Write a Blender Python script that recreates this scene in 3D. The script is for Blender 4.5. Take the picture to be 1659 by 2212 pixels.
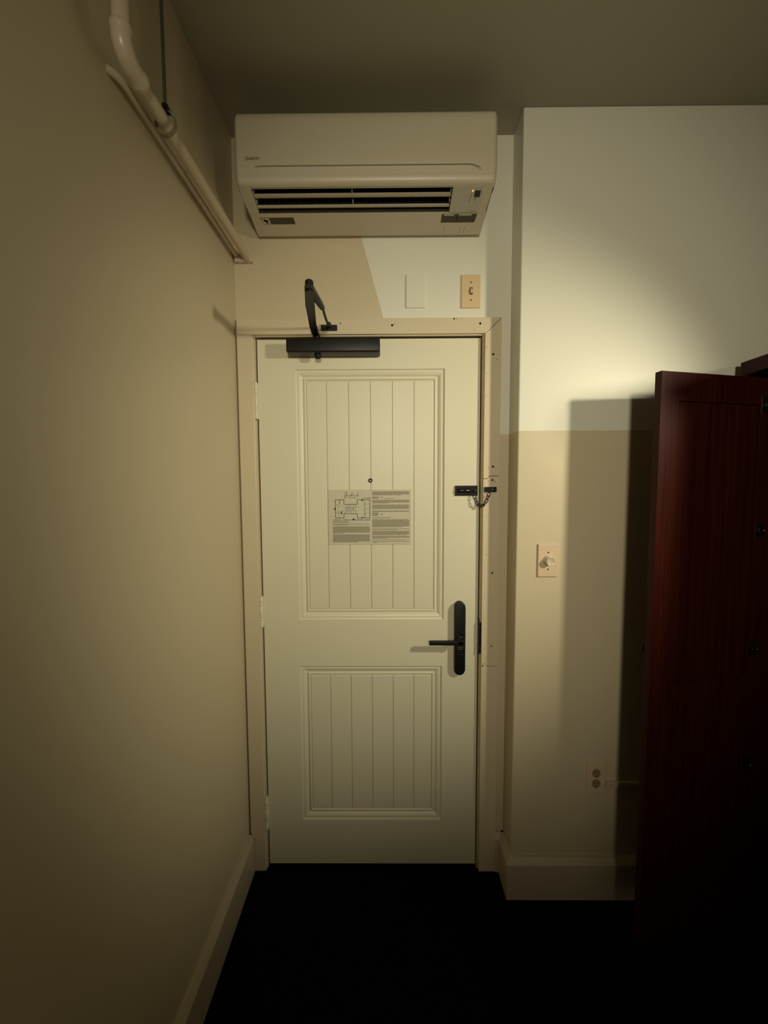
import bpy, bmesh, math, random
from mathutils import Vector, Matrix
random.seed(5)
for o in list(bpy.data.objects): bpy.data.objects.remove(o)
SC = bpy.context.scene
COL = SC.collection
# ------------------------------------------------------------------ camera
CP = Vector((0.4700, -1.4968, 1.5099)); YAW, PITCH, ROLL, FPX = -0.0068, -0.0670, -0.0046, 870.0
def camera():
    cy, sy, cp, sp = math.cos(YAW), math.sin(YAW), math.cos(PITCH), math.sin(PITCH)
    f = Vector((sy*cp, cy*cp, sp)); r = Vector((cy, -sy, 0)); u = r.cross(f)
    cr, sr = math.cos(ROLL), math.sin(ROLL)
    r2 = r*cr + u*sr; u2 = u*cr - r*sr
    m = Matrix((r2, u2, -f)).transposed().to_4x4(); m.translation = CP
    d = bpy.data.cameras.new('camera'); o = bpy.data.objects.new('camera', d); COL.objects.link(o)
    o.matrix_world = m
    d.sensor_fit = 'VERTICAL'; d.sensor_height = 36.0; d.sensor_width = 27.0
    d.lens = FPX/2212*36.0; d.clip_start = .02
    SC.camera = o
camera()
# ------------------------------------------------------------------ world, lamps, exposure
W = bpy.data.worlds.new('dark_room'); SC.world = W; W.use_nodes = True
bg = W.node_tree.nodes['Background']; bg.inputs[0].default_value = (1, .88, .62, 1); bg.inputs[1].default_value = .135
SC.view_settings.view_transform = 'Standard'; SC.view_settings.look = 'None'
SC.view_settings.gamma = 1; SC.view_settings.use_curve_mapping = False
SC.view_settings.exposure = 0.0
def spot(name, loc, target, power, col, size, ang, blend=1.0):
    d = bpy.data.lights.new(name, 'SPOT'); d.energy = power; d.color = col; d.shadow_soft_size = size
    d.spot_size = math.radians(ang); d.spot_blend = blend
    o = bpy.data.objects.new(name, d); COL.objects.link(o); o.location = loc
    o.rotation_euler = (Vector(target)-Vector(loc)).to_track_quat('-Z', 'Y').to_euler()
    return o
# reading lamp past the wardrobe (main light) and a second lamp further back in the room
spot('reading_lamp_light', (2.02, -1.355, 2.00), (0.546, 0, 1.470), 99, (1, .92, .66), .060, 64.2)
spot('room_lamp_light', (0.586, -3.000, 2.05), (0.856, 0, 1.730), 121, (1, .91, .66), .12, 63.5)

# ------------------------------------------------------------------ materials
def mat(name, col, rough=.5, metal=0., bump=0., bscale=200., coat=0., var=0., vscale=6., spec=.5):
    m = bpy.data.materials.new(name); m.use_nodes = True
    nt = m.node_tree; b = nt.nodes['Principled BSDF']
    b.inputs['Base Color'].default_value = (*col, 1); b.inputs['Roughness'].default_value = rough
    b.inputs['Metallic'].default_value = metal; b.inputs['Coat Weight'].default_value = coat
    b.inputs['Specular IOR Level'].default_value = spec
    tc = nt.nodes.new('ShaderNodeTexCoord')
    if bump:
        n = nt.nodes.new('ShaderNodeTexNoise'); n.inputs['Scale'].default_value = bscale; n.inputs['Detail'].default_value = 3
        nt.links.new(tc.outputs['Object'], n.inputs['Vector'])
        bp = nt.nodes.new('ShaderNodeBump'); bp.inputs['Strength'].default_value = bump; bp.inputs['Distance'].default_value = .002
        nt.links.new(n.outputs['Fac'], bp.inputs['Height']); nt.links.new(bp.outputs['Normal'], b.inputs['Normal'])
    if var:
        n = nt.nodes.new('ShaderNodeTexNoise'); n.inputs['Scale'].default_value = vscale; n.inputs['Detail'].default_value = 4
        nt.links.new(tc.outputs['Object'], n.inputs['Vector'])
        r = nt.nodes.new('ShaderNodeMix'); r.data_type = 'RGBA'
        r.inputs['A'].default_value = (*[c*(1-var) for c in col], 1); r.inputs['B'].default_value = (*[min(1, c*(1+var)) for c in col], 1)
        nt.links.new(n.outputs['Fac'], r.inputs['Factor']); nt.links.new(r.outputs['Result'], b.inputs['Base Color'])
    return m
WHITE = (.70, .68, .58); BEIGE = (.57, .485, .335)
def paint_two(name, expr):
    """wall paint whose colour changes at a masked edge: white where expr(nodes) > 0"""
    m = mat(name, WHITE, .40, bump=.10, bscale=150, spec=.38)
    nt = m.node_tree; b = nt.nodes['Principled BSDF']
    g = nt.nodes.new('ShaderNodeNewGeometry'); s = nt.nodes.new('ShaderNodeSeparateXYZ')
    nt.links.new(g.outputs['Position'], s.inputs[0])
    # soft brushed waver of the cut line
    nz = nt.nodes.new('ShaderNodeTexNoise'); nz.inputs['Scale'].default_value = 30; nt.links.new(g.outputs['Position'], nz.inputs['Vector'])
    def M(op, a, c):
        n = nt.nodes.new('ShaderNodeMath'); n.operation = op
        for i, v in enumerate((a, c)):
            if isinstance(v, (int, float)): n.inputs[i].default_value = v
            else: nt.links.new(v, n.inputs[i])
        return n.outputs[0]
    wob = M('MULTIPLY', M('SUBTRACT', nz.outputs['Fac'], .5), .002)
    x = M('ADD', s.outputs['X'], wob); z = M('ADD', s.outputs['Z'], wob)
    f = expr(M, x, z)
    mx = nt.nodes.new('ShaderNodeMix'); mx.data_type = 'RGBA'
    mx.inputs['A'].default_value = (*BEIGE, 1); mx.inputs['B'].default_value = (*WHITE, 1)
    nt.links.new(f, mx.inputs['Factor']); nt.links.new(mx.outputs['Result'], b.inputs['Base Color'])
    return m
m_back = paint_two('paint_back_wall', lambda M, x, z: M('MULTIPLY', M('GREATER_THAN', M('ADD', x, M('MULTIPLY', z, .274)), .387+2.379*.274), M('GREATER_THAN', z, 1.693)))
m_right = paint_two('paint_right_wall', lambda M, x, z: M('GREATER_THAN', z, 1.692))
m_left = mat('paint_left_wall', BEIGE, .42, bump=.10, bscale=150)
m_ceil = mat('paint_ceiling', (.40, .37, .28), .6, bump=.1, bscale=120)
m_trim = mat('paint_trim', (.60, .51, .36), .34, bump=.15, bscale=60, var=.03, vscale=9)
m_base = mat('paint_baseboard', (.50, .43, .31), .34, bump=.1, bscale=60)
m_door = mat('paint_door', (.66, .62, .47), .42, bump=.08, bscale=90)
m_jamb = mat('paint_jamb_worn', (.42, .34, .18), .45, bump=.4, bscale=60, var=.25, vscale=25)
m_black = mat('black_enamel', (.006, .0055, .0045), .42, spec=.35)
m_blackg = mat('black_gloss', (.008, .007, .007), .22)
m_hole = mat('dark_hole', (.006, .004, .003), .9, spec=.1)
m_gap_shade = mat('gap_shade', (.003, .003, .003), 1, spec=0)
m_ac = mat('ac_plastic', (.56, .50, .37), .38, bump=.03, bscale=400)
m_ac_in = mat('ac_inner_dark', (.022, .018, .011), .6)
m_ac_flap = mat('ac_flap_plastic', (.42, .36, .26), .4)
m_ac_panel = mat('ac_grey_panel', (.46, .44, .36), .4)
m_label = mat('dark_label', (.055, .043, .03), .5)
m_lab_w = mat('label_white', (.55, .50, .38), .5)
m_pipe = mat('pipe_paint', (.60, .50, .37), .30, bump=.1, bscale=50)
m_steel = mat('rod_steel', (.10, .105, .085), .5, metal=.6)
m_plate_w = mat('plate_painted', (.70, .67, .57), .42)
m_plate_b = mat('plate_ivory', (.66, .48, .29), .4)
m_plate_d = mat('plate_dimmer', (.62, .48, .33), .4)
m_knob = mat('dimmer_knob', (.60, .50, .38), .15, coat=.5)
m_screw = mat('screw_grey', (.13, .10, .05), .4, metal=.4)
m_chrome = mat('hinge_chrome', (.55, .50, .44), .18, metal=1)
m_paper = mat('notice_paper', (.53, .495, .375), .5, var=.03, vscale=40)
m_ink = mat("ink_black", (.040, .030, .016), .6)
m_inkg = mat('ink_grey', (.255, .225, .155), .6)
m_brassdark = mat('peephole_ring', (.006, .005, .004), .35, spec=.3)
m_lens = mat('lens_glass', (.75, .75, .7), .06)
m_carpet = mat('navy_carpet', (.0030, .0032, .0060), .95, bump=1, bscale=700, spec=.05)
def wood():
    m = mat('mahogany', (.075, .014, .008), .36, spec=.16)
    nt = m.node_tree; b = nt.nodes['Principled BSDF']; tc = nt.nodes['Texture Coordinate'] if 'Texture Coordinate' in nt.nodes else nt.nodes.new('ShaderNodeTexCoord')
    mp = nt.nodes.new('ShaderNodeMapping'); mp.inputs['Scale'].default_value = (60, 60, 1.6)
    n = nt.nodes.new('ShaderNodeTexNoise'); n.inputs['Scale'].default_value = 1.5; n.inputs['Detail'].default_value = 6
    nt.links.new(tc.outputs['Object'], mp.inputs[0]); nt.links.new(mp.outputs[0], n.inputs['Vector'])
    r = nt.nodes.new('ShaderNodeValToRGB'); r.color_ramp.elements[0].position = .3; r.color_ramp.elements[1].position = .75
    r.color_ramp.elements[0].color = (.019, .0028, .0016, 1); r.color_ramp.elements[1].color = (.040, .0068, .0036, 1)
    nt.links.new(n.outputs['Fac'], r.inputs[0]); nt.links.new(r.outputs[0], b.inputs['Base Color'])
    return m
m_wood = wood()
def emis(name, col, st):
    m = mat(name, col); b = m.node_tree.nodes['Principled BSDF']
    b.inputs['Emission Color'].default_value = (*col, 1); b.inputs['Emission Strength'].default_value = st
    return m
m_led = emis('orange_led', (1, .28, .12), 2.2)

# ------------------------------------------------------------------ mesh helpers
class MB:
    def __init__(s): s.b = bmesh.new()
    def box(s, x0, x1, y0, y1, z0, z1, bev=0, seg=2):
        r = bmesh.ops.create_cube(s.b, size=1); vs = r['verts']
        for v in vs: v.co = Vector(((x0+x1)/2+v.co.x*(x1-x0), (y0+y1)/2+v.co.y*(y1-y0), (z0+z1)/2+v.co.z*(z1-z0)))
        if bev:
            es = list({e for v in vs for e in v.link_edges})
            bmesh.ops.bevel(s.b, geom=es, offset=bev, segments=seg, profile=.5, affect='EDGES')
        return s
    def prism(s, pts, fn, cap=True):
        """pts 2-D outline; fn(p, k) -> 3-D for k=0,1"""
        a = [s.b.verts.new(fn(p, 0)) for p in pts]; c = [s.b.verts.new(fn(p, 1)) for p in pts]; n = len(pts)
        for i in range(n): s.b.faces.new((a[i], a[(i+1) % n], c[(i+1) % n], c[i]))
        if cap: s.b.faces.new(a[::-1]); s.b.faces.new(c)
        return s
    def tube(s, pts, rad, n=12, cap=True, closed=False):
        pts = [Vector(p) for p in pts]; rads = rad if isinstance(rad, (list, tuple)) else [rad]*len(pts)
        rings = []; prev = None; N = len(pts)
        for i, p in enumerate(pts):
            if closed: t = (pts[(i+1) % N]-pts[i-1]).normalized()
            else: t = ((pts[min(i+1, N-1)])-(pts[max(i-1, 0)])).normalized()
            if prev is None:
                a = Vector((0, 0, 1)) if abs(t.z) < .9 else Vector((1, 0, 0)); u = t.cross(a).normalized()
            else: u = (prev-t*prev.dot(t)).normalized()
            prev = u; w = t.cross(u)
            rings.append([s.b.verts.new(p+(u*math.cos(2*math.pi*k/n)+w*math.sin(2*math.pi*k/n))*rads[i]) for k in range(n)])
        for i in range(N if closed else N-1):
            A, B = rings[i], rings[(i+1) % N]
            for k in range(n): s.b.faces.new((A[k], A[(k+1) % n], B[(k+1) % n], B[k]))
        if cap and not closed: s.b.faces.new(rings[0][::-1]); s.b.faces.new(rings[-1])
        return s
    def lathe(s, prof, origin, axis, n=28):
        """prof: (radius, distance along axis) list"""
        o = Vector(origin); ax = Vector(axis).normalized(); u = ax.orthogonal().normalized(); w = ax.cross(u)
        rings = []
        for r, d in prof:
            rings.append([s.b.verts.new(o+ax*d+(u*math.cos(2*math.pi*k/n)+w*math.sin(2*math.pi*k/n))*max(r, 1e-5)) for k in range(n)])
        for A, B in zip(rings, rings[1:]):
            for k in range(n): s.b.faces.new((A[k], A[(k+1) % n], B[(k+1) % n], B[k]))
        s.b.faces.new(rings[0][::-1]); s.b.faces.new(rings[-1])
        return s
    def build(s, name, material, parent=None, smooth=None, loc=None):
        bmesh.ops.recalc_face_normals(s.b, faces=s.b.faces[:])
        me = bpy.data.meshes.new(name)
        off = Vector(loc) if loc is not None else (Vector(parent['_o']) if parent is not None and '_o' in parent else Vector())
        for v in s.b.verts: v.co -= off
        s.b.to_mesh(me); s.b.free(); me.materials.append(material)
        if smooth is not None:
            for p in me.polygons: p.use_smooth = True
            me.set_sharp_from_angle(angle=math.radians(smooth))
        o = bpy.data.objects.new(name, me); COL.objects.link(o)
        if parent is not None:
            o.parent = parent
        elif loc is not None: o.location = loc
        if loc is not None: o['_o'] = tuple(loc)
        elif parent is not None and '_o' in parent: o['_o'] = tuple(parent['_o'])
        return o
def thing(name, label, cat, loc, group=None):
    o = bpy.data.objects.new(name, None); COL.objects.link(o); o.location = loc; o.empty_display_size = .05
    o['_o'] = tuple(loc)
    if label: o['label'] = label
    if cat: o['category'] = cat
    if group: o['group'] = group
    return o
def struct(o, label=None):
    o['kind'] = 'structure'
    if label: o['label'] = label
    return o
def tag(o, label, cat, group=None):
    o['label'] = label; o['category'] = cat
    if group: o['group'] = group
    return o
def fill(name, body, size, material, parent, to_world, extrude=0.0003, shear=0.):
    """lettering: default font turned into a mesh, to_world maps (x, y, z) of the flat text"""
    cu = bpy.data.curves.new('t', 'FONT'); cu.body = body; cu.size = size; cu.extrude = 0; cu.offset = .0 if size > .01 else .00012; cu.shear = shear; cu.resolution_u = 3
    ob = bpy.data.objects.new('t', cu); COL.objects.link(ob)
    bpy.context.view_layer.update()
    me = bpy.data.meshes.new_from_object(ob.evaluated_get(bpy.context.evaluated_depsgraph_get()))
    bpy.data.objects.remove(ob); off = Vector(parent['_o'])
    for v in me.vertices: v.co = Vector(to_world(v.co)) - off
    me.name = name; me.materials.clear(); me.materials.append(material)
    o = bpy.data.objects.new(name, me); COL.objects.link(o); o.parent = parent
    return o

# ------------------------------------------------------------------ room shell
XL, H, XR, YR, HB = -0.0719, 2.7292, 0.9197, -0.1055, .155
DW, DH, DY, ZB = .8138, 2.03, .006, .010        # door leaf
XE, YE = 3.0, -3.6
struct(MB().box(XL, XE, YE, .2, -.05, 0).build('floor', m_carpet), 'dark navy carpet floor')
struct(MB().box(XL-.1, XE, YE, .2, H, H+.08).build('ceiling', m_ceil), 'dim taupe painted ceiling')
struct(MB().box(XL-.1, XL, YE, .2, 0, H).build('wall_left', m_left), 'beige painted left wall')
wb = MB()
wb.box(XL, -.028, 0, .1, 0, H).box(DW+.028, XR+.05, 0, .1, 0, H).box(-.028, DW+.028, 0, .1, ZB+DH+.028, H)
struct(wb.build('wall_back', m_back), 'wall around the door, half beige and half white paint')
struct(MB().box(XR, XE, YR, .2, 0, H, bev=.004).build('wall_right', m_right), 'projecting right wall, white above beige')
struct(MB().box(XE, XE+.1, YE, .2, 0, H).build('wall_far_right', m_left), 'added side wall beyond the wardrobe, out of view')  # unseen wall added to keep ambient light from the right off the left wall
# baseboards with a sloped top
def bb(name, p0, p1, nrm, mit0=0, mit1=0):
    """profile along p0->p1, sticking out along nrm; mit: extra length at the front for outside corners"""
    p0, p1, nrm = Vector(p0), Vector(p1), Vector(nrm); d = (p1-p0).normalized()
    prof = [(0, 0), (.020, 0), (.020, HB-.022), (.017, HB-.016), (.010, HB-.004), (.008, HB), (0, HB)]
    def fn(p, k):
        base = p1 + d*mit1*p[0]/.020 if k else p0 - d*mit0*p[0]/.020
        q = base + nrm*p[0]; return Vector((q.x, q.y, p[1]))
    return struct(MB().prism(prof, fn).build(name, m_base), 'painted baseboard')
bb('baseboard_left', (XL, YE, 0), (XL, -.022, 0), (1, 0, 0))
bb('baseboard_back', (.885, 0, 0), (XR, 0, 0), (0, -1, 0), 0, 0)
bb('baseboard_return', (XR, -.0, 0), (XR, YR, 0), (-1, 0, 0), 0, .020)
bb('baseboard_right', (XR, YR, 0), (XE, YR, 0), (0, -1, 0), .020, 0)

# door casing (mitred boards, proud 20 mm)
CI, CO = -.008, -.0655
RI, RO = DW+.010, DW+.0665
ZI, ZO = 2.0495, 2.1045
def board(name, pts, lab, y0=0, y1=-.017, bev=.0022):
    b = MB(); b.prism(pts, lambda p, k: Vector((p[0], y1 if k else y0, p[1])))
    bm = b.b; bm.normal_update()
    es = [e for e in bm.edges if all(abs(v.co.y-y1) < 1e-6 for v in e.verts)]
    bmesh.ops.bevel(bm, geom=es, offset=bev, segments=2, profile=.6, affect='EDGES')
    return struct(b.build(name, m_trim, loc=(pts[0][0], y0, pts[0][1])), lab)
head = board('trim_1', [(CO, ZO), (RO+.004, ZO), (RI, ZI), (CI, ZI), (CI-.0005, ZI), (CO, ZI)], 'painted head casing over the door, with old screw holes')
left_c = board('trim_2', [(CO, ZI-.0006), (CI, ZI-.0006), (CI-.001, 0), (CO, 0)], 'painted left door casing')
k1 = [(RI, 1.531), (RI+.014, 1.531), (RI+.021, 1.5405), (RO+.002, 1.5415)]
k2 = [(RI, .829), (RI+.011, .835), (RI+.019, .8255), (RO+.004, .8245)]
up = lambda k, d: [(a, c+d) for a, c in k]
cas_a = board('trim_3', [(RI+.001, ZI-.001), (RO+.003, ZO-.003)] + up(k1, .0008)[::-1], 'upper length of the right door casing', bev=.0012)
cas_b = board('trim_4', up(k1, -.0008) + up(k2, .0009)[::-1], 'patched middle length of the right door casing', bev=.0012)
cas_c = board('trim_5', up(k2, -.0009) + [(RO+.006, 0), (RI, 0)], 'lower length of the right door casing', bev=.0012)
def hole(par, x, z, r=.0028, y=-.0173):
    b = MB(); b.lathe([(r*1.15, 0), (r, .0004), (r*.4, .0005)], (x, y+.0004, z), (0, -1, 0), 12)
    return b.build('screw_hole', m_hole, par)
for (x, z, r) in [(.307, 2.086, .0022), (.492, 2.079, .0036), (.500, 2.082, .0014), (.713, 2.100, .0026), (.722, 2.1005, .0014), (.806, 2.083, .0036), (.786, 2.060, .0013), (.55, 2.063, .0009)]: hole(head, x, z, r)
for (x, z, r) in [(.854, 1.975, .0034), (.867, 1.957, .0015), (.858, 1.575, .0036), (.842, 1.571, .0012), (.869, 1.569, .0014), (.829, 2.00, .0014), (.830, 1.91, .0013), (.829, 1.83, .0012)]: hole(cas_a, x, z, r)
for (x, z, r) in [(.857, 1.526, .0034), (.842, 1.524, .0012), (.866, 1.520, .0017), (.861, 1.182, .0030), (.861, .904, .0026), (.836, 1.39, .0011), (.838, 1.25, .0012), (.833, 1.09, .0011), (.866, 1.21, .0011), (.834, .97, .0013), (.838, .86, .0012)]: hole(cas_b, x, z, r)
for (x, z, r) in [(.829, .826, .0026), (.838, .80, .0010), (.836, .74, .0012), (.835, .69, .0010)]: hole(cas_c, x, z, r)
# jamb, and a black backing sheet that paints the shade in the door gap
j = MB()
j.box(-.028, -.0055, -.004, .085, 0, ZB+DH+.006)
j.box(-.028, DW+.028, -.004, .085, ZB+DH+.006, ZB+DH+.028)
jl = struct(j.build('trim_6', m_trim), 'painted door jamb, hinge side and head')
jr = MB(); jr.box(DW+.0035, DW+.028, -.004, .085, 0, ZB+DH+.006, bev=.0015)
struct(jr.build('trim_7', m_jamb), 'worn yellowed door jamb on the latch side')
struct(MB().box(-.010, DW+.010, .060, .085, 0, ZB+DH+.02).build('trim_8', m_gap_shade), 'black backing sheet behind the leaf, painted as the shade in the gap')
sp = thing('strike_plate', 'black strike plate on the latch-side jamb', 'strike plate', (DW+.003, -.012, .945))
MB().box(DW+.0012, DW+.0048, -.008, .05, .868, 1.006, bev=.0015).build('plate', m_black, sp)
MB().box(DW+.0012, DW+.0094, -.0120, -.0050, .872, .992, bev=.002).build('lip', m_black, sp)
for z in (.895, .975): MB().lathe([(.0022, 0), (.0018, .0012)], (DW+.005, -.0120, z), (0, -1, 0), 10).build('screw', m_screw, sp)

# ------------------------------------------------------------------ door leaf with two moulded panels
door = thing('door_1', 'cream moulded two-panel entrance door', None, (0, DY, ZB)); struct(door)
P1 = (.1355, .6845, .9975, 1.9325); P2 = (.1340, .6790, .1930, .8165)
INS = [(0, 0), (.0015, .0035), (.0060, .0045), (.0120, .0040), (.0185, .0058), (.0250, .0095), (.0285, .0098), (.0305, .0065), (.0345, .0058), (.0370, .0075), (.0395, .0093)]
def leaf():
    b = MB(); bm = b.b
    x0, x1, z0, z1 = 0, DW, ZB, ZB+DH
    xs = [x0, P1[0], P1[1], x1]
    def V(x, y, z): return bm.verts.new((x, y, z))
    def quad(a): bm.faces.new([V(*p) for p in a])
    # stiles and rails (front face)
    def rect(xa, xb, za, zb): quad([(xa, DY, za), (xb, DY, za), (xb, DY, zb), (xa, DY, zb)])
    rect(x0, x1, z0, P2[2]); rect(x0, x1, P2[3], P1[2]); rect(x0, x1, P1[3], z1)
    rect(x0, P2[0], P2[2], P2[3]); rect(P2[1], x1, P2[2], P2[3])
    rect(x0, P1[0], P1[2], P1[3]); rect(P1[1], x1, P1[2], P1[3])
    yb = DY+.044
    quad([(x0, DY, z0), (x0, DY, z1), (x0, yb, z1), (x0, yb, z0)]); quad([(x1, DY, z0), (x1, DY, z1), (x1, yb, z1), (x1, yb, z0)])
    quad([(x0, DY, z1), (x1, DY, z1), (x1, yb, z1), (x0, yb, z1)]); quad([(x0, DY, z0), (x1, DY, z0), (x1, yb, z0), (x0, yb, z0)])
    quad([(x0, yb, z0), (x1, yb, z0), (x1, yb, z1), (x0, yb, z1)])
    for P in (P1, P2):
        prev = None
        for d, h in ((a_, c_*1.35) for a_, c_ in INS):
            r = [(P[0]+d, DY+h, P[2]+d), (P[1]-d, DY+h, P[2]+d), (P[1]-d, DY+h, P[3]-d), (P[0]+d, DY+h, P[3]-d)]
            if prev:
                for i in range(4): quad([prev[i], prev[(i+1) % 4], r[(i+1) % 4], r[i]])
            prev = r
        quad(prev)
    bmesh.ops.remove_doubles(bm, verts=bm.verts[:], dist=1e-5)
    return b
leaf().build('door_leaf', m_door, door)
for P, g in ((P1, [.2480, .3295, .4105, .4915, .5715]), (P2, [.2490, .3290, .4105, .4915, .5715])):
    d = .0400; xs = [P[0]+d] + g + [P[1]-d]
    for a, c in zip(xs, xs[1:]):
        MB().box(a+(.0013 if a != xs[0] else 0), c-(.0013 if c != xs[-1] else 0), DY+.0092, DY+.0130, P[2]+d+.0008, P[3]-d-.0008, bev=.0018, seg=2).build('panel_board', m_door, door)
# hinges: five-knuckle barrels painted over
for (z0, z1) in ((1.752, 1.882), (.975, 1.090), (.165, .290)):
    b = MB(); x, y = -.0035, -.010; r = .0068; zz = [z0+(z1-z0)*t for t in (0, .22, .30, .72, .80, 1)]
    for i in range(5): b.lathe([(r*.9, 0), (r, .0012), (r, zz[i+1]-zz[i]-.0016), (r*.9, zz[i+1]-zz[i]-.0004)], (x, y, zz[i]), (0, 0, 1), 16)
    b.lathe([(r*.5, 0), (r*.7, .003), (r*.3, .006)], (x, y, z1-.001), (0, 0, 1), 14)
    hg = b.build('hinge', m_door, door, smooth=40)
    MB().box(-.0055, .0003, y, DY+.02, z0, z1).build('hinge_leaf', m_door, hg)
# peephole
pe = MB().lathe([(.0078, 0), (.0078, .003), (.0062, .0045), (.0042, .0042), (.0040, .002)], (.4095, DY+.0094, 1.527), (0, -1, 0), 24).build('peephole', m_brassdark, door, smooth=30)
MB().lathe([(.0030, 0), (.0026, .0012), (.0012, .002)], (.4100, DY+.0068, 1.5265), (0, -1, 0), 18).build('lens', m_lens, pe, smooth=60)
# lock: long rounded escutcheon, lever, thumb turn
def stadium(cx, zt, zb, r, y0, y1, n=12, bev=.002):
    pts = [(cx+r*math.cos(a), zt-r+r*math.sin(a)) for a in [math.pi*i/n for i in range(n+1)]] + [(cx+r*math.cos(a), zb+r+r*math.sin(a)) for a in [math.pi+math.pi*i/n for i in range(n+1)]]
    b = MB(); b.prism(pts, lambda p, k: Vector((p[0], y1 if k else y0, p[1])))
    es = [e for e in b.b.edges if all(abs(v.co.y-y1) < 1e-6 for v in e.verts)]
    bmesh.ops.bevel(b.b, geom=es, offset=bev, segments=3, profile=.5, affect='EDGES')
    return b
lock = stadium(.7435, 1.0715, .7895, .0200, DY, DY-.024, bev=.005).build('lock_plate', m_black, door, smooth=35)
b = MB(); b.lathe([(.0135, 0), (.0135, .006), (.010, .009), (.0095, .030), (.0095, .042)], (.7405, DY-.022, .9300), (0, -1, 0), 20)
b.build('lever_rose', m_black, lock, smooth=35)
MB().box(.6240, .7500, -.058, -.046, .9215, .9385, bev=.0035, seg=3).build('lever', m_black, lock)
b = MB(); b.lathe([(.0165, 0), (.0165, .0012), (.0155, .002)], (.7450, DY-.0235, .9420), (0, -1, 0), 24); b.build('sensor_ring', m_blackg, lock)
b = MB(); b.box(.7500, .7565, -.030, -.012, .918, .940, bev=.002); b.build('thumb_turn', m_blackg, lock)
b = MB()
for z, n, h in ((.9120, 5, .0036), (.9000, 8, .0034), (.8925, 6, .0036)):
    w = .0030 if n > 6 else .0032; x = .7450-(n*w)/2
    for i in range(n):
        b.box(x+i*w, x+i*w+w*.62, DY-.0247, DY-.0242, z-h/2, z+h/2)
b.build('plate_lettering', mat('lettering_grey', (.10, .095, .085), .5), lock)
MB().lathe([(.0026, 0), (.0026, .0008)], (.7515, DY-.0238, .8720), (0, -1, 0), 12).build('screw_cap', mat('cap_grey', (.05, .048, .042), .4), lock)

# ------------------------------------------------------------------ notice on the door
YN = DY+.0082
NX0, NX1, NZ0, NZ1 = .2515, .5620, 1.2850, 1.4930
notice = thing('evacuation_notice', 'landscape grey sheet with floor plan and small print, fixed to the door', 'notice', (.4065, YN, 1.285))
MB().box(NX0, NX1, YN-.0008, YN+.0006, NZ0, NZ1, bev=.0002, seg=1).build('sheet', m_paper, notice)
# crop frame used to read the sheet: x 133..1503, y 290..1190 over the sheet
def N(px, py): return (NX0+(px-133)/1370*(NX1-NX0), NZ1-(py-290)/900*(NZ1-NZ0))
yt = YN-.00095
def rects(name, lst, m):
    b = MB()
    for x0, y0, x1, y1 in lst:
        a = N(x0, y0); c = N(x1, y1); b.box(a[0], c[0], yt, yt+.0002, c[1], a[1])
    return b.build(name, m, notice)
def textlines(x0, x1, y0, y1, last=1., seed=1):
    """a paragraph: rows of word-length dashes"""
    rnd = random.Random(seed); out = []; n = max(1, round((y1-y0)/11.5)); h = (y1-y0)/n
    for i in range(n):
        xe = x1 if i < n-1 else x0+(x1-x0)*last; x = x0+rnd.random()*2
        while x < xe-6:
            w = min(rnd.choice((14, 20, 28, 36, 46, 60)), xe-x); out.append((x, y0+i*h, x+w, y0+i*h+h*.86)); x += w+3.2
    return out
paras = [(200, 812, 885, 1010-125+110, 1), (200, 812, 885, 1005, .30)]
TL = []
TL += textlines(200, 815, 888, 1005, .30, 2) + textlines(200, 815, 1020, 1150, .70, 3)
TL += textlines(200, 470, 806, 830, 1, 4) + textlines(200, 800, 846, 870, .42, 5)
for (y0, y1, last) in ((320, 385, .78), (458, 515, .45), (535, 608, 1), (632, 655, 1), (742, 758, .5), (775, 905, .82), (928, 950, .68), (965, 1035, .9), (1048, 1090, .42)):
    TL += textlines(855, 1472, y0, y1, last, y0)
TL += textlines(855, 970, 405, 440, 1, 6) + textlines(1000, 1035, 405, 425, 1, 7) + textlines(1060, 1220, 432, 444, 1, 8)
TL += textlines(855, 965, 662, 720, .8, 9) + textlines(1000, 1030, 680, 706, 1, 10)
TL += textlines(860, 1400, 1104, 1114, 1, 12) + textlines(855, 1465, 1130, 1142, 1, 13) + textlines(860, 945, 1146, 1158, 1, 14)
rects('small_print', TL, m_inkg)
PL = []
def hl(x0, x1, y, w=7): PL.append((x0, y-w/2, x1, y+w/2))
def vl(x, y0, y1, w=7): PL.append((x-w/2, y0, x+w/2, y1))
hl(245, 390, 455, 10); hl(245, 390, 750, 10); vl(247, 455, 750, 9); vl(388, 455, 530, 9); vl(388, 670, 750, 9)
hl(388, 612, 527, 8); hl(388, 612, 682, 8); vl(612, 452, 527, 9); vl(612, 682, 752, 9)
hl(612, 820, 452, 8); hl(612, 820, 752, 8); vl(818, 452, 752, 9); vl(735, 452, 752, 6)
hl(735, 818, 527, 3); hl(735, 818, 600, 3); hl(735, 818, 675, 3)
vl(318, 460, 515, 5); vl(318, 690, 745, 5); hl(247, 318, 535, 4); hl(247, 318, 670, 4)
for x in (430, 470, 500, 548, 585): vl(x, 530, 580, 4)
for x in (425, 468, 505, 582): vl(x, 630, 680, 4)
hl(395, 610, 580, 4); hl(395, 610, 632, 4); hl(430, 470, 600, 10); hl(525, 555, 600, 10)
rnd = random.Random(9)
for i in range(46):
    x = rnd.choice((rnd.uniform(270, 380), rnd.uniform(620, 730), rnd.uniform(400, 600))); y = rnd.uniform(548, 668) if x < 615 else rnd.uniform(465, 740)
    w, h = rnd.choice(((12, 4), (4, 14), (9, 9), (16, 3)));  PL.append((x, y, x+w, y+h))
PL += [(225, 585, 247, 618), (340, 640, 358, 690), (305, 490, 320, 510), (675, 455, 705, 475), (680, 735, 710, 752)]
rects('floor_plan', PL, m_ink)
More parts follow.
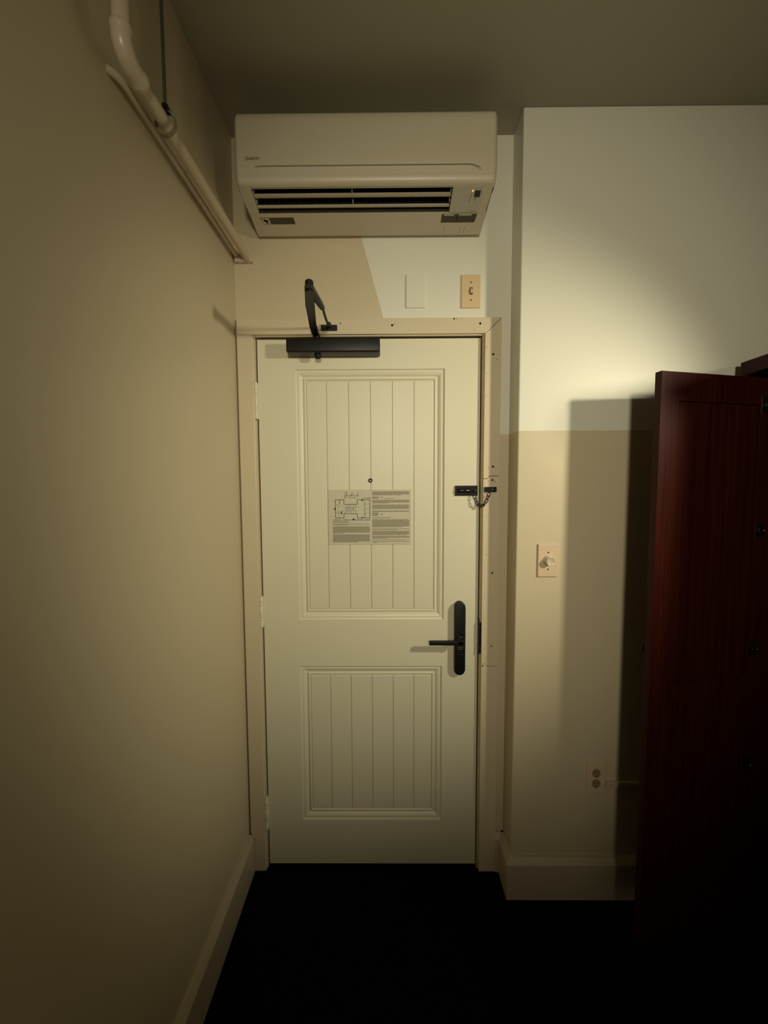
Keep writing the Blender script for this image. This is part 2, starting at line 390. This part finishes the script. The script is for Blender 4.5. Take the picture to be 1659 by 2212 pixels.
def strokes(name, paths, w, m):
    b = MB()
    for P in paths:
        pts = [N(*p) for p in P]
        L, Rr = [], []
        for i, p in enumerate(pts):
            a = Vector(pts[max(i-1, 0)]); c = Vector(pts[min(i+1, len(pts)-1)]); t = (c-a); t = t.normalized() if t.length > 0 else Vector((1, 0)); n = Vector((-t.y, t.x))*w/2
            L.append(b.b.verts.new((p[0]+n.x, yt, p[1]+n.y))); Rr.append(b.b.verts.new((p[0]-n.x, yt, p[1]-n.y)))
        for i in range(len(pts)-1): b.b.faces.new((L[i], L[i+1], Rr[i+1], Rr[i]))
    return b.build(name, m, notice)
strokes('script_lettering', [
    [(440, 322), (420, 335), (402, 365), (398, 392), (408, 400), (425, 375), (436, 345), (440, 325), (430, 345), (425, 390), (415, 425), (402, 438), (398, 425), (408, 405), (430, 388), (447, 380), (452, 372), (448, 395), (458, 378), (470, 372), (468, 392), (480, 395)],
    [(480, 395), (492, 385), (488, 374), (480, 384), (484, 396), (498, 396), (510, 385), (506, 374), (498, 386), (504, 397), (518, 380)],
    [(518, 380), (532, 345), (530, 335), (522, 350), (520, 398), (530, 378), (540, 378), (540, 396), (552, 388)],
    [(566, 378), (552, 380), (550, 392), (560, 394), (568, 380), (568, 395), (578, 380), (578, 396), (590, 378), (592, 396), (602, 390)],
    [(618, 376), (604, 378), (602, 392), (612, 394), (622, 370), (632, 325), (620, 375), (618, 398), (630, 412)]], .0011, m_ink)
def ntext(name, s, px, py, size, m=m_ink):
    a = N(px, py); return fill(name, s, size, m, notice, lambda c: (a[0]+c.x, yt, a[1]+c.y))
ntext('heading_lettering', 'C H I C A G O', 450, 428, .0052)
ntext('floor_lettering', '5TH FLOOR', 690, 436, .0062)
PLb = []
rnd = random.Random(4)
for x0, x1 in ((208, 330), (340, 352), (368, 468), (478, 490), (505, 608), (620, 700), (712, 724), (740, 820)):
    x = x0
    while x < x1-5:
        w = rnd.choice((8, 10, 12)); PLb.append((x, 774+rnd.uniform(0, 4), min(x+w, x1), 790)); x += w+3.5
PLb += [(535, 758, 555, 776), (525, 768, 565, 778)]
rects('caption_marks', PLb, m_ink)

# ------------------------------------------------------------------ door closer
cl = thing('door_closer', 'black box door closer with folded arm at the top of the door', 'door closer', (.28, DY, 2.0))
bx = MB(); bx.box(.1205, .4485, DY-.066, DY-.001, 1.9740, 2.0235, bev=.006, seg=4)
bx.build('body_cover', m_black, cl, smooth=35)
b = MB(); b.lathe([(.0105, 0), (.0115, .004), (.0115, .012), (.0085, .016), (.003, .018)], (.2270, DY-.040, 1.975), (0, 0, -1), 22); b.build('spindle_cap', m_black, cl, smooth=35)
b = MB(); b.lathe([(.010, 0), (.010, .016)], (.2230, DY-.036, 2.020), (0, 0, 1), 18); b.build('spindle', m_black, cl, smooth=35)
def flatbar(path, z0, z1, widths):
    b = MB(); L, Rr = [], []
    for i, p in enumerate(path):
        a = Vector(path[max(i-1, 0)]); c = Vector(path[min(i+1, len(path)-1)]); t = (c-a).normalized(); n = Vector((-t.y, t.x))*widths[i]/2
        L.append((p[0]+n.x, p[1]+n.y)); Rr.append((p[0]-n.x, p[1]-n.y))
    pts = L + Rr[::-1]
    b.prism(pts, lambda p, k: Vector((p[0], p[1], z1 if k else z0)))
    return b
ZA = 2.036
flatbar([(.2225, -.012), (.2228, -.060), (.2270, -.120), (.2360, -.190), (.2475, -.280), (.2625, -.372), (.2645, -.384)], ZA, ZA+.010, [.023, .023, .023, .024, .027, .024, .013]).build('main_arm', m_black, cl)
b = MB(); b.lathe([(.0115, 0), (.0115, .030), (.008, .034)], (.2625, -.368, ZA-.006), (0, 0, 1), 20); b.build('elbow_pivot', m_black, cl, smooth=35)
b = MB()
b.tube([(.2640, -.362, ZA+.014), (.2670, -.300, ZA+.016), (.2710, -.246, ZA+.019), (.2735, -.215, ZA+.021), (.2745, -.200, ZA+.022)], [.0095, .0105, .0100, .0080, .0045], 14)
b.build('forearm_sleeve', m_black, cl, smooth=50)
MB().tube([(.2740, -.205, ZA+.022), (.2700, -.120, ZA+.027), (.2680, -.040, ZA+.034)], .0042, 12).build('forearm_rod', m_black, cl, smooth=60)
b = MB(); b.box(.2385, .2965, -.0285, -.0202, 2.0600, 2.0780, bev=.0015); b.lathe([(.0085, 0), (.0085, .014), (.006, .017)], (.2680, -.036, 2.066), (0, 0, 1), 16); b.box(.262, .274, -.040, -.026, 2.066, 2.078, bev=.001)
b.build('shoe_bracket', m_black, cl)

# ------------------------------------------------------------------ security chain
ch = thing('door_chain', 'black security chain joining the door to the right casing', 'door chain', (.77, DY, 1.487))
b = MB(); b.box(.7235, .8075, DY-.006, DY, 1.4690, 1.5060, bev=.001); b.build('track_plate', m_blackg, ch)
b = MB(); b.tube([(.7285, DY-.006, 1.4875), (.7295, DY-.006, 1.4875), (.7795, DY-.006, 1.4875), (.7805, DY-.006, 1.4875)], [.0080, .0092, .0092, .0080], 24); b.build('slide_track', m_blackg, ch, smooth=50)
MB().lathe([(.0065, 0), (.0065, .006), (.0040, .009)], (.7960, DY-.005, 1.4880), (0, -1, 0), 18).build('slide_button', m_blackg, ch, smooth=40)
MB().lathe([(.0028, 0), (.0022, .0015)], (.7975, DY-.0135, 1.4885), (0, -1, 0), 12).build('rivet', m_chrome, ch)
b = MB(); b.box(.8270, .8710, -.0250, -.0200, 1.4825, 1.5010, bev=.0008); b.build('frame_plate', m_blackg, ch)
MB().lathe([(.0032, 0), (.0026, .0016)], (.8550, -.0248, 1.4920), (0, -1, 0), 14).build('rivet', m_chrome, ch)
cpts = [(.7915, -.010, 1.4700), (.7945, -.013, 1.4600), (.7985, -.016, 1.4500), (.8025, -.018, 1.4410), (.8085, -.019, 1.4335), (.8165, -.021, 1.4310), (.8245, -.024, 1.4345), (.8300, -.026, 1.4415), (.8345, -.028, 1.4505), (.8375, -.029, 1.4600), (.8405, -.029, 1.4695), (.8430, -.028, 1.4790)]
def resample(pts, n):
    pts = [Vector(p) for p in pts]; L = [0]
    for a, c in zip(pts, pts[1:]): L.append(L[-1]+(c-a).length)
    out = []
    for i in range(n+1):
        t = L[-1]*i/n; k = max(j for j in range(len(L)) if L[j] <= t+1e-9); k = min(k, len(pts)-2)
        out.append(pts[k].lerp(pts[k+1], (t-L[k])/(L[k+1]-L[k])))
    return out
cpts = resample(cpts, 9)
for i, (a, c) in enumerate(zip(cpts, cpts[1:])):
    a, c = Vector(a), Vector(c); mid = (a+c)/2; t = (c-a).normalized(); hl_ = (c-a).length/2+.0024; ww = .0046
    side = Vector((0, 1, 0)).cross(t).normalized(); nn = t.cross(side)
    ax = side if i % 2 == 0 else (side*.75+nn*.65).normalized()
    pts = []
    for k in range(16):
        an = 2*math.pi*k/16; cx_ = math.cos(an); sx_ = math.sin(an)
        pts.append(mid + t*((hl_-ww)*(1 if cx_ > 0 else -1)*min(1, abs(cx_)*3) + ww*cx_) + ax*ww*sx_)
    MB().tube(pts, .00140, 8, closed=True).build('chain_link', m_blackg, ch, smooth=60)

# ------------------------------------------------------------------ wall plates
def screw(par, x, y, z, r=.0032, m=None):
    o = MB().lathe([(r, 0), (r*.95, .0006), (r*.5, .0011)], (x, y, z), (0, -1, 0), 14).build('screw', m or m_screw, par); return o
bp_ = thing('blank_wall_plate', 'blank switch plate painted over in white, over the door', 'wall plate', (.5765, 0, 2.2015))
MB().box(.5425, .6115, -.0055, 0, 2.1440, 2.2590, bev=.0022, seg=3).build('plate', m_plate_w, bp_)
for z in (2.2440, 2.1600): screw(bp_, .5765, -.0054, z, .0030, m_plate_w)
tp = thing('toggle_switch', 'ivory toggle switch plate below the air conditioner', 'light switch', (.7745, 0, 2.1995))
MB().box(.7400, .8090, -.0060, 0, 2.1420, 2.2570, bev=.0022, seg=3).build('plate', m_plate_b, tp)
MB().box(.7692, .7808, -.0066, -.0055, 2.1870, 2.2130, bev=.0004).build('toggle_slot', m_screw, tp)
tg = MB(); tg.box(.7715, .7785, -.0150, -.0050, 2.1905, 2.2050, bev=.0018); tg.build('toggle', m_plate_b, tp)
for z in (2.2305, 2.1685): screw(tp, .7745, -.0059, z)
dm = thing('dimmer_switch', 'round-knob dimmer switch on the right wall beside the door', 'dimmer switch', (1.0285, YR, 1.246))
MB().box(.9935, 1.0635, YR-.0065, YR, 1.1885, 1.3035, bev=.0022, seg=3).build('plate', m_plate_d, dm)
b = MB(); b.lathe([(.0185, 0), (.0182, .003), (.0150, .008), (.0132, .018), (.0140, .021), (.0132, .0225), (.0118, .0215), (.0060, .0205), (.0001, .0205)], (1.0285, YR-.006, 1.246), (0, -1, 0), 40)
b.build('knob', m_knob, dm, smooth=35)
for z in (1.2745, 1.2155): screw(dm, 1.0285, YR-.0064, z, .0034)
ou = thing('power_outlet', 'duplex power outlet low on the right wall', 'power outlet', (1.218, YR, .4545))
MB().box(1.1840, 1.2530, YR-.0060, YR, .3965, .5115, bev=.0022, seg=3).build('plate', m_plate_d, ou)
for z in (.4740, .4350):
    f_ = stadium(1.2185, z+.0165, z-.0165, .0150, YR-.004, YR-.0085, bev=.0008).build('socket_face', mat('socket_brown', (.30, .21, .12), .4), ou)
    MB().box(1.2110, 1.2130, YR-.0088, YR-.0083, z-.001, z+.009).build('slot', m_hole, f_)
    MB().box(1.2240, 1.2260, YR-.0088, YR-.0083, z-.001, z+.008).build('slot', m_hole, f_)
    MB().lathe([(.0024, 0), (.0024, .0006)], (1.2185, YR-.0083, z-.009), (0, -1, 0), 10).build('slot', m_hole, f_)
rw = MB().box(1.2535, 1.66, YR-.012, YR, .4250, .4420, bev=.002).build('cable_raceway', m_base, loc=(1.2535, YR, .4335))
tag(rw, 'thin painted cable raceway running right from the power outlet', 'cable cover')

# ------------------------------------------------------------------ air conditioner
ac = thing('air_conditioner', 'white wall-mounted air conditioner unit above the door', 'air conditioner', (.414, 0, 2.36))
AX0, AX1 = .0095, .8115
F0 = Vector((-.188, 2.430)); B0 = Vector((-.004, 2.380)); TU = (B0-F0).normalized(); NU = Vector((TU.y, -TU.x))   # NU: down/out
if NU.y > 0: NU = -NU
UL = (B0-F0).length
def U(s, n=0): p = F0+TU*s+NU*n; return p          # underside plane coordinates -> (y, z)
# casing behind the front panel (body) : section swept with narrower bottom
def side_x(z, left):
    t = max(0, min(1, (2.50-z)/.12)); d = .001+.013*t
    return AX0+d if left else AX1-d*.8
sec = [(0, 2.648), (-.165, 2.650), (-.186, 2.640), (-.190, 2.50), (-.186, 2.436), (-.180, 2.4285)]
b = MB(); bm = b.b
body_sec = [(0, 2.646), (-.160, 2.646), (-.188, 2.63), (-.188, 2.44), tuple(U(.004))]
body_bot = [tuple(U(.086)), tuple(U(.150)), tuple(U(.172, -.0)), tuple(U(.180, -.006)), (0, 2.392)]
def ring(sec, x_of):
    return [bm.verts.new((x_of(z), y, z)) for y, z in sec]
full = body_sec + body_bot
for left in (True, False):
    vs = ring(full, lambda z: side_x(z, left)); bm.faces.new(vs)
# skins: top, behind panel, bottom tray (outlet left open between U(.004) and U(.086))
def skin(sec):
    a = ring(sec, lambda z: side_x(z, True)); c = ring(sec, lambda z: side_x(z, False))
    for i in range(len(sec)-1): bm.faces.new((a[i], a[i+1], c[i+1], c[i]))
skin(body_sec); skin(body_bot)
bmesh.ops.remove_doubles(bm, verts=bm.verts[:], dist=1e-5)
b.build('casing', m_ac, ac)
# left strip and right strip of the outlet frame
def ustrip(name, x0, x1, s0, s1, n0, n1, m, par=ac, bev=0, x0b=None, x1b=None):
    """slab lying in the underside plane; x at s1 may differ (x0b, x1b)"""
    bb_ = MB(); x0b = x0 if x0b is None else x0b; x1b = x1 if x1b is None else x1b
    pts = [(x0, s0), (x1, s0), (x1b, s1), (x0b, s1)]
    def fn(p, k): q = U(p[1], n1 if k else n0); return Vector((p[0], q.x, q.y))
    bb_.prism(pts, fn)
    if bev: bmesh.ops.bevel(bb_.b, geom=bb_.b.edges[:], offset=bev, segments=2, affect='EDGES')
    return bb_.build(name, m, par)
ustrip('outlet_side', AX0+.0065, .0520, .000, .090, -.02, .0006, m_ac, x0b=AX0+.0105)
ustrip('control_panel', .6800, .7720, .000, .088, -.02, .0016, m_ac_panel, bev=.0006, x1b=.7760)
ustrip('outlet_side', .7722, AX1-.008, .000, .090, -.02, .0006, m_ac, x0b=.7762, x1b=AX1-.012)
# dark throat of the outlet
b = MB()
for (s0, n0, s1, n1) in ((.004, 0, .012, -.055), (.012, -.055, .075, -.060), (.075, -.060, .0865, 0)):
    p = U(s0, n0); q = U(s1, n1)
    b.b.faces.new([b.b.verts.new(v) for v in ((.052, p.x, p.y), (.680, p.x, p.y), (.680, q.x, q.y), (.052, q.x, q.y))])
b.build('outlet_throat', m_ac_in, ac)
# two flaps, curved section
def flap(sc, n_c, chord, tilt):
    bb_ = MB(); pts = []
    for i in range(9):
        t = i/8-.5; pts.append((t*chord, .0035*(1-4*t*t)))
    pts2 = [(a, c-.0022) for a, c in pts][::-1]
    ca, sa = math.cos(tilt), math.sin(tilt)
    def fn(p, k):
        s = sc+p[0]*ca-p[1]*sa; n = n_c+p[0]*sa+p[1]*ca; q = U(s, n); return Vector((.0535 if k == 0 else .6775, q.x, q.y))
    bb_.prism(pts+pts2, fn); return bb_
flap(.0345, -.0075, .0170, -.22).build('louver_flap', m_ac_flap, ac, smooth=40)
flap(.0690, -.0060, .0120, -.22).build('louver_flap', m_ac_flap, ac, smooth=40)
for s0, s1 in ((.012, .028), (.050, .064)):
    ustrip('flap_bracket', .3640, .3665, s0, s1, -.026, -.004, m_ac_flap)
for x in (.0545, .6745):
    for s0, s1 in ((.014, .022), (.048, .056)): ustrip('flap_bracket', x, x+.0025, s0, s1, -.02, -.003, m_ac_flap)
m_vane = mat('vane_dark', (.05, .04, .026), .5); vane0 = None
for k in range(26):
    if vane0 is None:
        q = [U(.046, -.05), U(.074, -.05), U(.074, -.022), U(.046, -.03)]
        vane0 = MB().prism([(v.x, v.y) for v in q], lambda p, kk: Vector((.075+.0012*kk, p[0], p[1]))).build('vane', m_vane, ac)
    else:
        v_ = vane0.copy(); COL.objects.link(v_); v_.parent = ac; v_.location.x += k*.0235
# receiver, led, marks, labels
ustrip('receiver_window', .7500, .7680, .0140, .0350, .0010, .0024, m_blackg, bev=.0003)
lx = U(.0150, .0016); MB().lathe([(.0026, 0), (.0018, .0010)], (.7430, lx.x, lx.y), (0, NU.x, NU.y), 12).build('indicator_led', m_led, ac)
b = MB()
for i, s_ in enumerate((.024, .0275, .032, .0365, .041, .046)):
    p = [(.7405-.0006*i, s_), (.7425-.0006*i, s_), (.7420-.0006*i, s_+.0022), (.7400-.0006*i, s_+.0022)]
    b.prism(p, lambda p, k: Vector((p[0], *U(p[1], .0016+.0005*k))))
for s_ in (.038, .042, .046): b.prism([(.754, s_), (.757, s_), (.757, s_+.002), (.754, s_+.002)], lambda p, k: Vector((p[0], *U(p[1], .0016+.0005*k))))
b.build('panel_marks', m_screw, ac)
ustrip('panel_button', .7480, .7630, .0790, .0850, .0012, .0022, m_ac_flap)
ustrip('rating_label', .0500, .1620, .1020, .1260, -.0002, .0006, m_label, x0b=.056, x1b=.1640)
emb = ustrip('label_mark', .0530, .0790, .1035, .1245, .0006, .0010, m_lab_w, x0b=.0560, x1b=.0810)
b = MB()
for P in ([(.058, .1075), (.066, .1075), (.070, .1130), (.067, .1190), (.062, .1150)], [(.070, .1120), (.076, .1070), (.0745, .1140), (.069, .1185)], [(.068, .1190), (.074, .1165), (.0735, .1215), (.066, .1215)]):
    b.prism(P, lambda p, k: Vector((p[0], *U(p[1], .0010+.0004*k))))
b.build('label_emblem', m_hole, ac)
ustrip('caution_label', .6570, .7740, .0940, .1250, -.0002, .0006, m_label, x0b=.6570, x1b=.7700)
for x0, x1 in ((.6640, .6980), (.7140, .7560)): ustrip('label_tab', x0, x1, .0915, .1000, .0006, .0014, m_ac_flap)
ustrip('label_divider', .7080, .7095, .1000, .1250, .0005, .0009, m_hole)
for x in (.672, .728, .742): MB().prism([(x, .140), (x+.0008, .140), (x-.002, .168), (x-.0028, .168)], lambda p, k: Vector((p[0], *U(p[1], .0000+.0003*k)))).build('moulding_line', m_screw, ac)
# front panel: fine grid so the grip groove is real relief
def front_panel():
    bb_ = MB(); bm = bb_.b
    prof = [(-.150, 2.6475), (-.172, 2.6470), (-.186, 2.6445), (-.196, 2.6380), (-.2005, 2.6300), (-.2025, 2.6220)]
    z = 2.615
    while z > 2.505: prof.append((-.2040, z)); z -= .011
    z = 2.4985
    while z > 2.4545: prof.append((-.2050, z)); z -= (.00055 if 2.4735 < z < 2.4865 else .00115)
    prof += [(-.2060, 2.4520), (-.2058, 2.4465), (-.2040, 2.4405), (-.2010, 2.4345), (-.1960, 2.4305), (-.1880, 2.4295)]
    nx = 150; xs = [AX0+(AX1-AX0)*(.5-.5*math.cos(math.pi*i/nx)) if False else AX0+(AX1-AX0)*i/nx for i in range(nx+1)]
    def zg(x):
        z = 2.4800
        if x > .725: z -= 9.0*(x-.725)**2 + .0*(x-.725)
        if x < .085: z -= 1.2*(.085-x)**1.6
        return z
    def amp(x):
        if x < .060 or x > .775: return 0
        a = min(1, (x-.060)/.045) if x < .4 else min(1, (.775-x)/.060)
        return a*a*(3-2*a)
    rows = []
    for (y, z) in prof:
        row = []
        for i, x in enumerate(xs):
            yy = y; A = amp(x)
            if 2.45 < z < 2.50:
                d = z-zg(x)
                yy += A*.0450*math.exp(-(d/.0023)**4)                 # recessed grip slot
                if d < 0: yy -= A*.0030*math.exp(d/.010)              # swelling lip below it
                else: yy += A*.0012*math.exp(-d/.004)
            e = min(i, nx-i)                                           # softly turned ends
            xx = x
            if e == 0: yy += .010
            elif e == 1: yy += .0025
            t = max(0, (2.50-z)/.07); xx += (.004*t*t if x < .4 else -.004*t*t)*(1 if e < 12 else (1-min(1, (e-12)/20)))
            row.append(bm.verts.new((xx, yy, z)))
        rows.append(row)
    for a, c in zip(rows, rows[1:]):
        for i in range(nx): bm.faces.new((a[i], a[i+1], c[i+1], c[i]))
    # returns at both ends
    for i in (0, nx):
        back = [bm.verts.new((r[i].co.x, -.150, r[i].co.z)) for r in rows]
        for k in range(len(rows)-1): bm.faces.new((rows[k][i], rows[k+1][i], back[k+1], back[k]))
    return bb_
front_panel().build('front_panel', m_ac, ac, smooth=60)
fill('brand_lettering', 'DAIKIN', .0125, m_screw, ac, lambda c: (.0440+c.x, -.2066, 2.4975+c.y), shear=.1)

# ------------------------------------------------------------------ pipes at the left wall
PX, PZ, PYD = -.020, 2.315, -.693
pp = thing('heating_pipe', 'painted pipe dropping from the ceiling and running to the back wall', 'pipe', (PX, PYD, H))
MB().tube([(PX, PYD, H), (PX, PYD, PZ+.045)], .0152, 24).build('riser', m_pipe, pp, smooth=60)
rb = .032
el = [(PX, PYD+rb-rb*math.cos(a), PZ+rb-rb*math.sin(a)) for a in [math.pi/2*i/10 for i in range(11)]]
b = MB(); b.tube([(PX, PYD, PZ+.050), (PX, PYD, PZ+.048), (PX, PYD, PZ+.038), (PX, PYD, PZ+.036)] + el + [(PX, PYD+rb+.012, PZ), (PX, PYD+rb+.014, PZ), (PX, PYD+rb+.026, PZ), (PX, PYD+rb+.028, PZ)], [.0165, .0192, .0192, .0178] + [.0178]*11 + [.0178, .0192, .0192, .0165], 24)
b.build('elbow_fitting', m_pipe, pp, smooth=60)
MB().tube([(PX, PYD+rb, PZ), (PX, 0.0, PZ)], .0138, 24).build('run', m_pipe, pp, smooth=60)
MB().tube([(-.0715, PYD+.030, PZ+.004), (-.0640, PYD+.038, PZ+.004), (-.0580, PYD+.052, PZ+.004), (-.0560, PYD+.070, PZ+.004), (-.0560, -.030, PZ+.004)], .0075, 16).build('side_conduit', m_pipe, pp, smooth=60)
b = MB(); b.box(-.066, -.004, -.020, -.0005, PZ-.013, PZ+.012, bev=.003); b.build('wall_clip', m_pipe, pp)
HY = -.548
hg = thing('pipe_hanger', 'thin grey threaded rod and loop holding the painted pipe', 'pipe hanger', (PX+.013, HY, H))
MB().tube([(PX+.002, HY, H), (PX+.002, HY, PZ+.030)], .0036, 12).build('rod', m_steel, hg, smooth=60)
b = MB(); b.box(PX-.009, PX+.013, HY-.006, HY+.006, PZ+.020, PZ+.030, bev=.002); b.lathe([(.0075, 0), (.0075, .008)], (PX+.002, HY, PZ+.030), (0, 0, 1), 6); b.build('clamp_nut', m_black, hg)
b = MB(); n = 36; pts = []
for k in range(n):
    a = 2*math.pi*k/n; pts.append((math.sin(a)*.0225, math.cos(a)*.0270-.001))
o1 = [b.b.verts.new((PX+p[0]+.002, HY-.005, PZ+p[1])) for p in pts]; o2 = [b.b.verts.new((PX+p[0]+.002, HY+.005, PZ+p[1])) for p in pts]
i1 = [b.b.verts.new((PX+p[0]*.88+.002, HY-.005, PZ+p[1]*.88)) for p in pts]; i2 = [b.b.verts.new((PX+p[0]*.88+.002, HY+.005, PZ+p[1]*.88)) for p in pts]
for k in range(n):
    q = (k+1) % n
    b.b.faces.new((o1[k], o1[q], o2[q], o2[k])); b.b.faces.new((i1[k], i1[q], i2[q], i2[k])); b.b.faces.new((o1[k], o1[q], i1[q], i1[k])); b.b.faces.new((o2[k], o2[q], i2[q], i2[k]))
b.build('loop', mat('loop_steel', (.22, .19, .13), .5, metal=.3), hg, smooth=40)

# ------------------------------------------------------------------ wardrobe with its far door open
WX, WY0, WY1, WD, WZ = 1.665, -.140, -.820, .52, 1.858
wr = thing('wardrobe', 'dark mahogany wardrobe with its panelled door standing open', 'wardrobe', (WX+WD/2, (WY0+WY1)/2, 0))
MB().box(WX, WX+WD, WY0-.020, WY0, .06, WZ, bev=.001).build('side_panel', m_wood, wr)
MB().box(WX, WX+WD, WY1, WY1+.020, .06, WZ, bev=.001).build('side_panel', m_wood, wr)
MB().box(WX+WD-.012, WX+WD, WY1+.020, WY0-.020, .06, WZ).build('back_panel', m_wood, wr)
MB().box(WX+.01, WX+WD-.012, WY1+.020, WY0-.020, .06, .085).build('bottom_panel', m_wood, wr)
MB().box(WX+.02, WX+WD-.012, WY1+.020, WY0-.020, 1.45, 1.468).build('shelf', m_wood, wr)
MB().box(WX+.02, WX+WD, WY1, WY0, 0, .06).build('plinth', m_wood, wr)
MB().box(WX-.035, WX+WD, WY1-.012, WY0, WZ, WZ+.046, bev=.004, seg=2).build('cornice', m_wood, wr)
MB().tube([(WX+.25, WY1+.02, 1.38), (WX+.25, WY0-.02, 1.38)], .012, 16).build('hanging_rail', m_chrome, wr, smooth=60)
# open door, turned past square; local frame: s along width from the free edge, t thickness, z up
E0 = Vector((1.2510, -.3270)); DD = Vector((.9740, .2265)).normalized(); TN = Vector((-DD.y, DD.x))
DWI, DZ0, DZ1, DT = .436, .070, 1.8300, .022
dr = thing('wardrobe_door', None, None, (0, 0, 0)); bpy.data.objects.remove(dr)
def wd(s0, s1, t0, t1, z0, z1, name, m, bev=.0008, par=wr):
    bb_ = MB(); bb_.box(s0, s1, t0, t1, z0, z1, bev=bev, seg=2)
    for v in bb_.b.verts:
        q = E0+DD*v.co.x+TN*v.co.y; v.co = Vector((q.x, q.y, v.co.z))
    return bb_.build(name, m, par)
sw = .066
dpan = wd(sw-.006, DWI-sw+.006, .007, .015, DZ0+.08, DZ1-.075, 'door', m_wood)
wd(0, sw, 0, DT, DZ0, DZ1, 'stile', m_wood, .0016, dpan); wd(DWI-sw, DWI, 0, DT, DZ0, DZ1, 'stile', m_wood, .0016, dpan)
wd(sw, DWI-sw, 0, DT, DZ1-.082, DZ1, 'rail', m_wood, .0010, dpan); wd(sw, DWI-sw, 0, DT, DZ0, DZ0+.09, 'rail', m_wood, .0010, dpan)
wd(sw, DWI-sw, 0.001, DT, .846, .900, 'rail', m_wood, .0010, dpan)
kb = MB(); q = E0+DD*.030+TN*DT
kb.lathe([(.007, 0), (.007, .010), (.013, .018), (.015, .024), (.012, .030), (.003, .032)], (q.x, q.y, 1.005), (TN.x, TN.y, 0), 20); kb.build('knob', m_wood, dpan, smooth=40)
for z in (1.748, 1.365, .985, .600):
    pl = wd(.3740, .3782, -.0022, .0002, z-.027, z+.027, 'hinge_plate', m_chrome, .0003, dpan)
    wd(.3787, .4080, -.0015, .0002, z-.023, z+.023, 'hinge_cup', m_blackg, .0005, dpan)
    wd(.3860, .3990, -.0060, -.0015, z-.005, z+.005, 'hinge_arm', m_chrome, .0008, dpan)
    kq = E0+DD*.404+TN*-.003
    MB().lathe([(.0030, 0), (.0030, .004), (.0015, .0055)], (kq.x, kq.y, z-.002), (-TN.x, -TN.y, 0), 12).build('hinge_screw', m_chrome, dpan, smooth=60)
for o in bpy.data.objects:
    if '_o' in o: del o['_o']
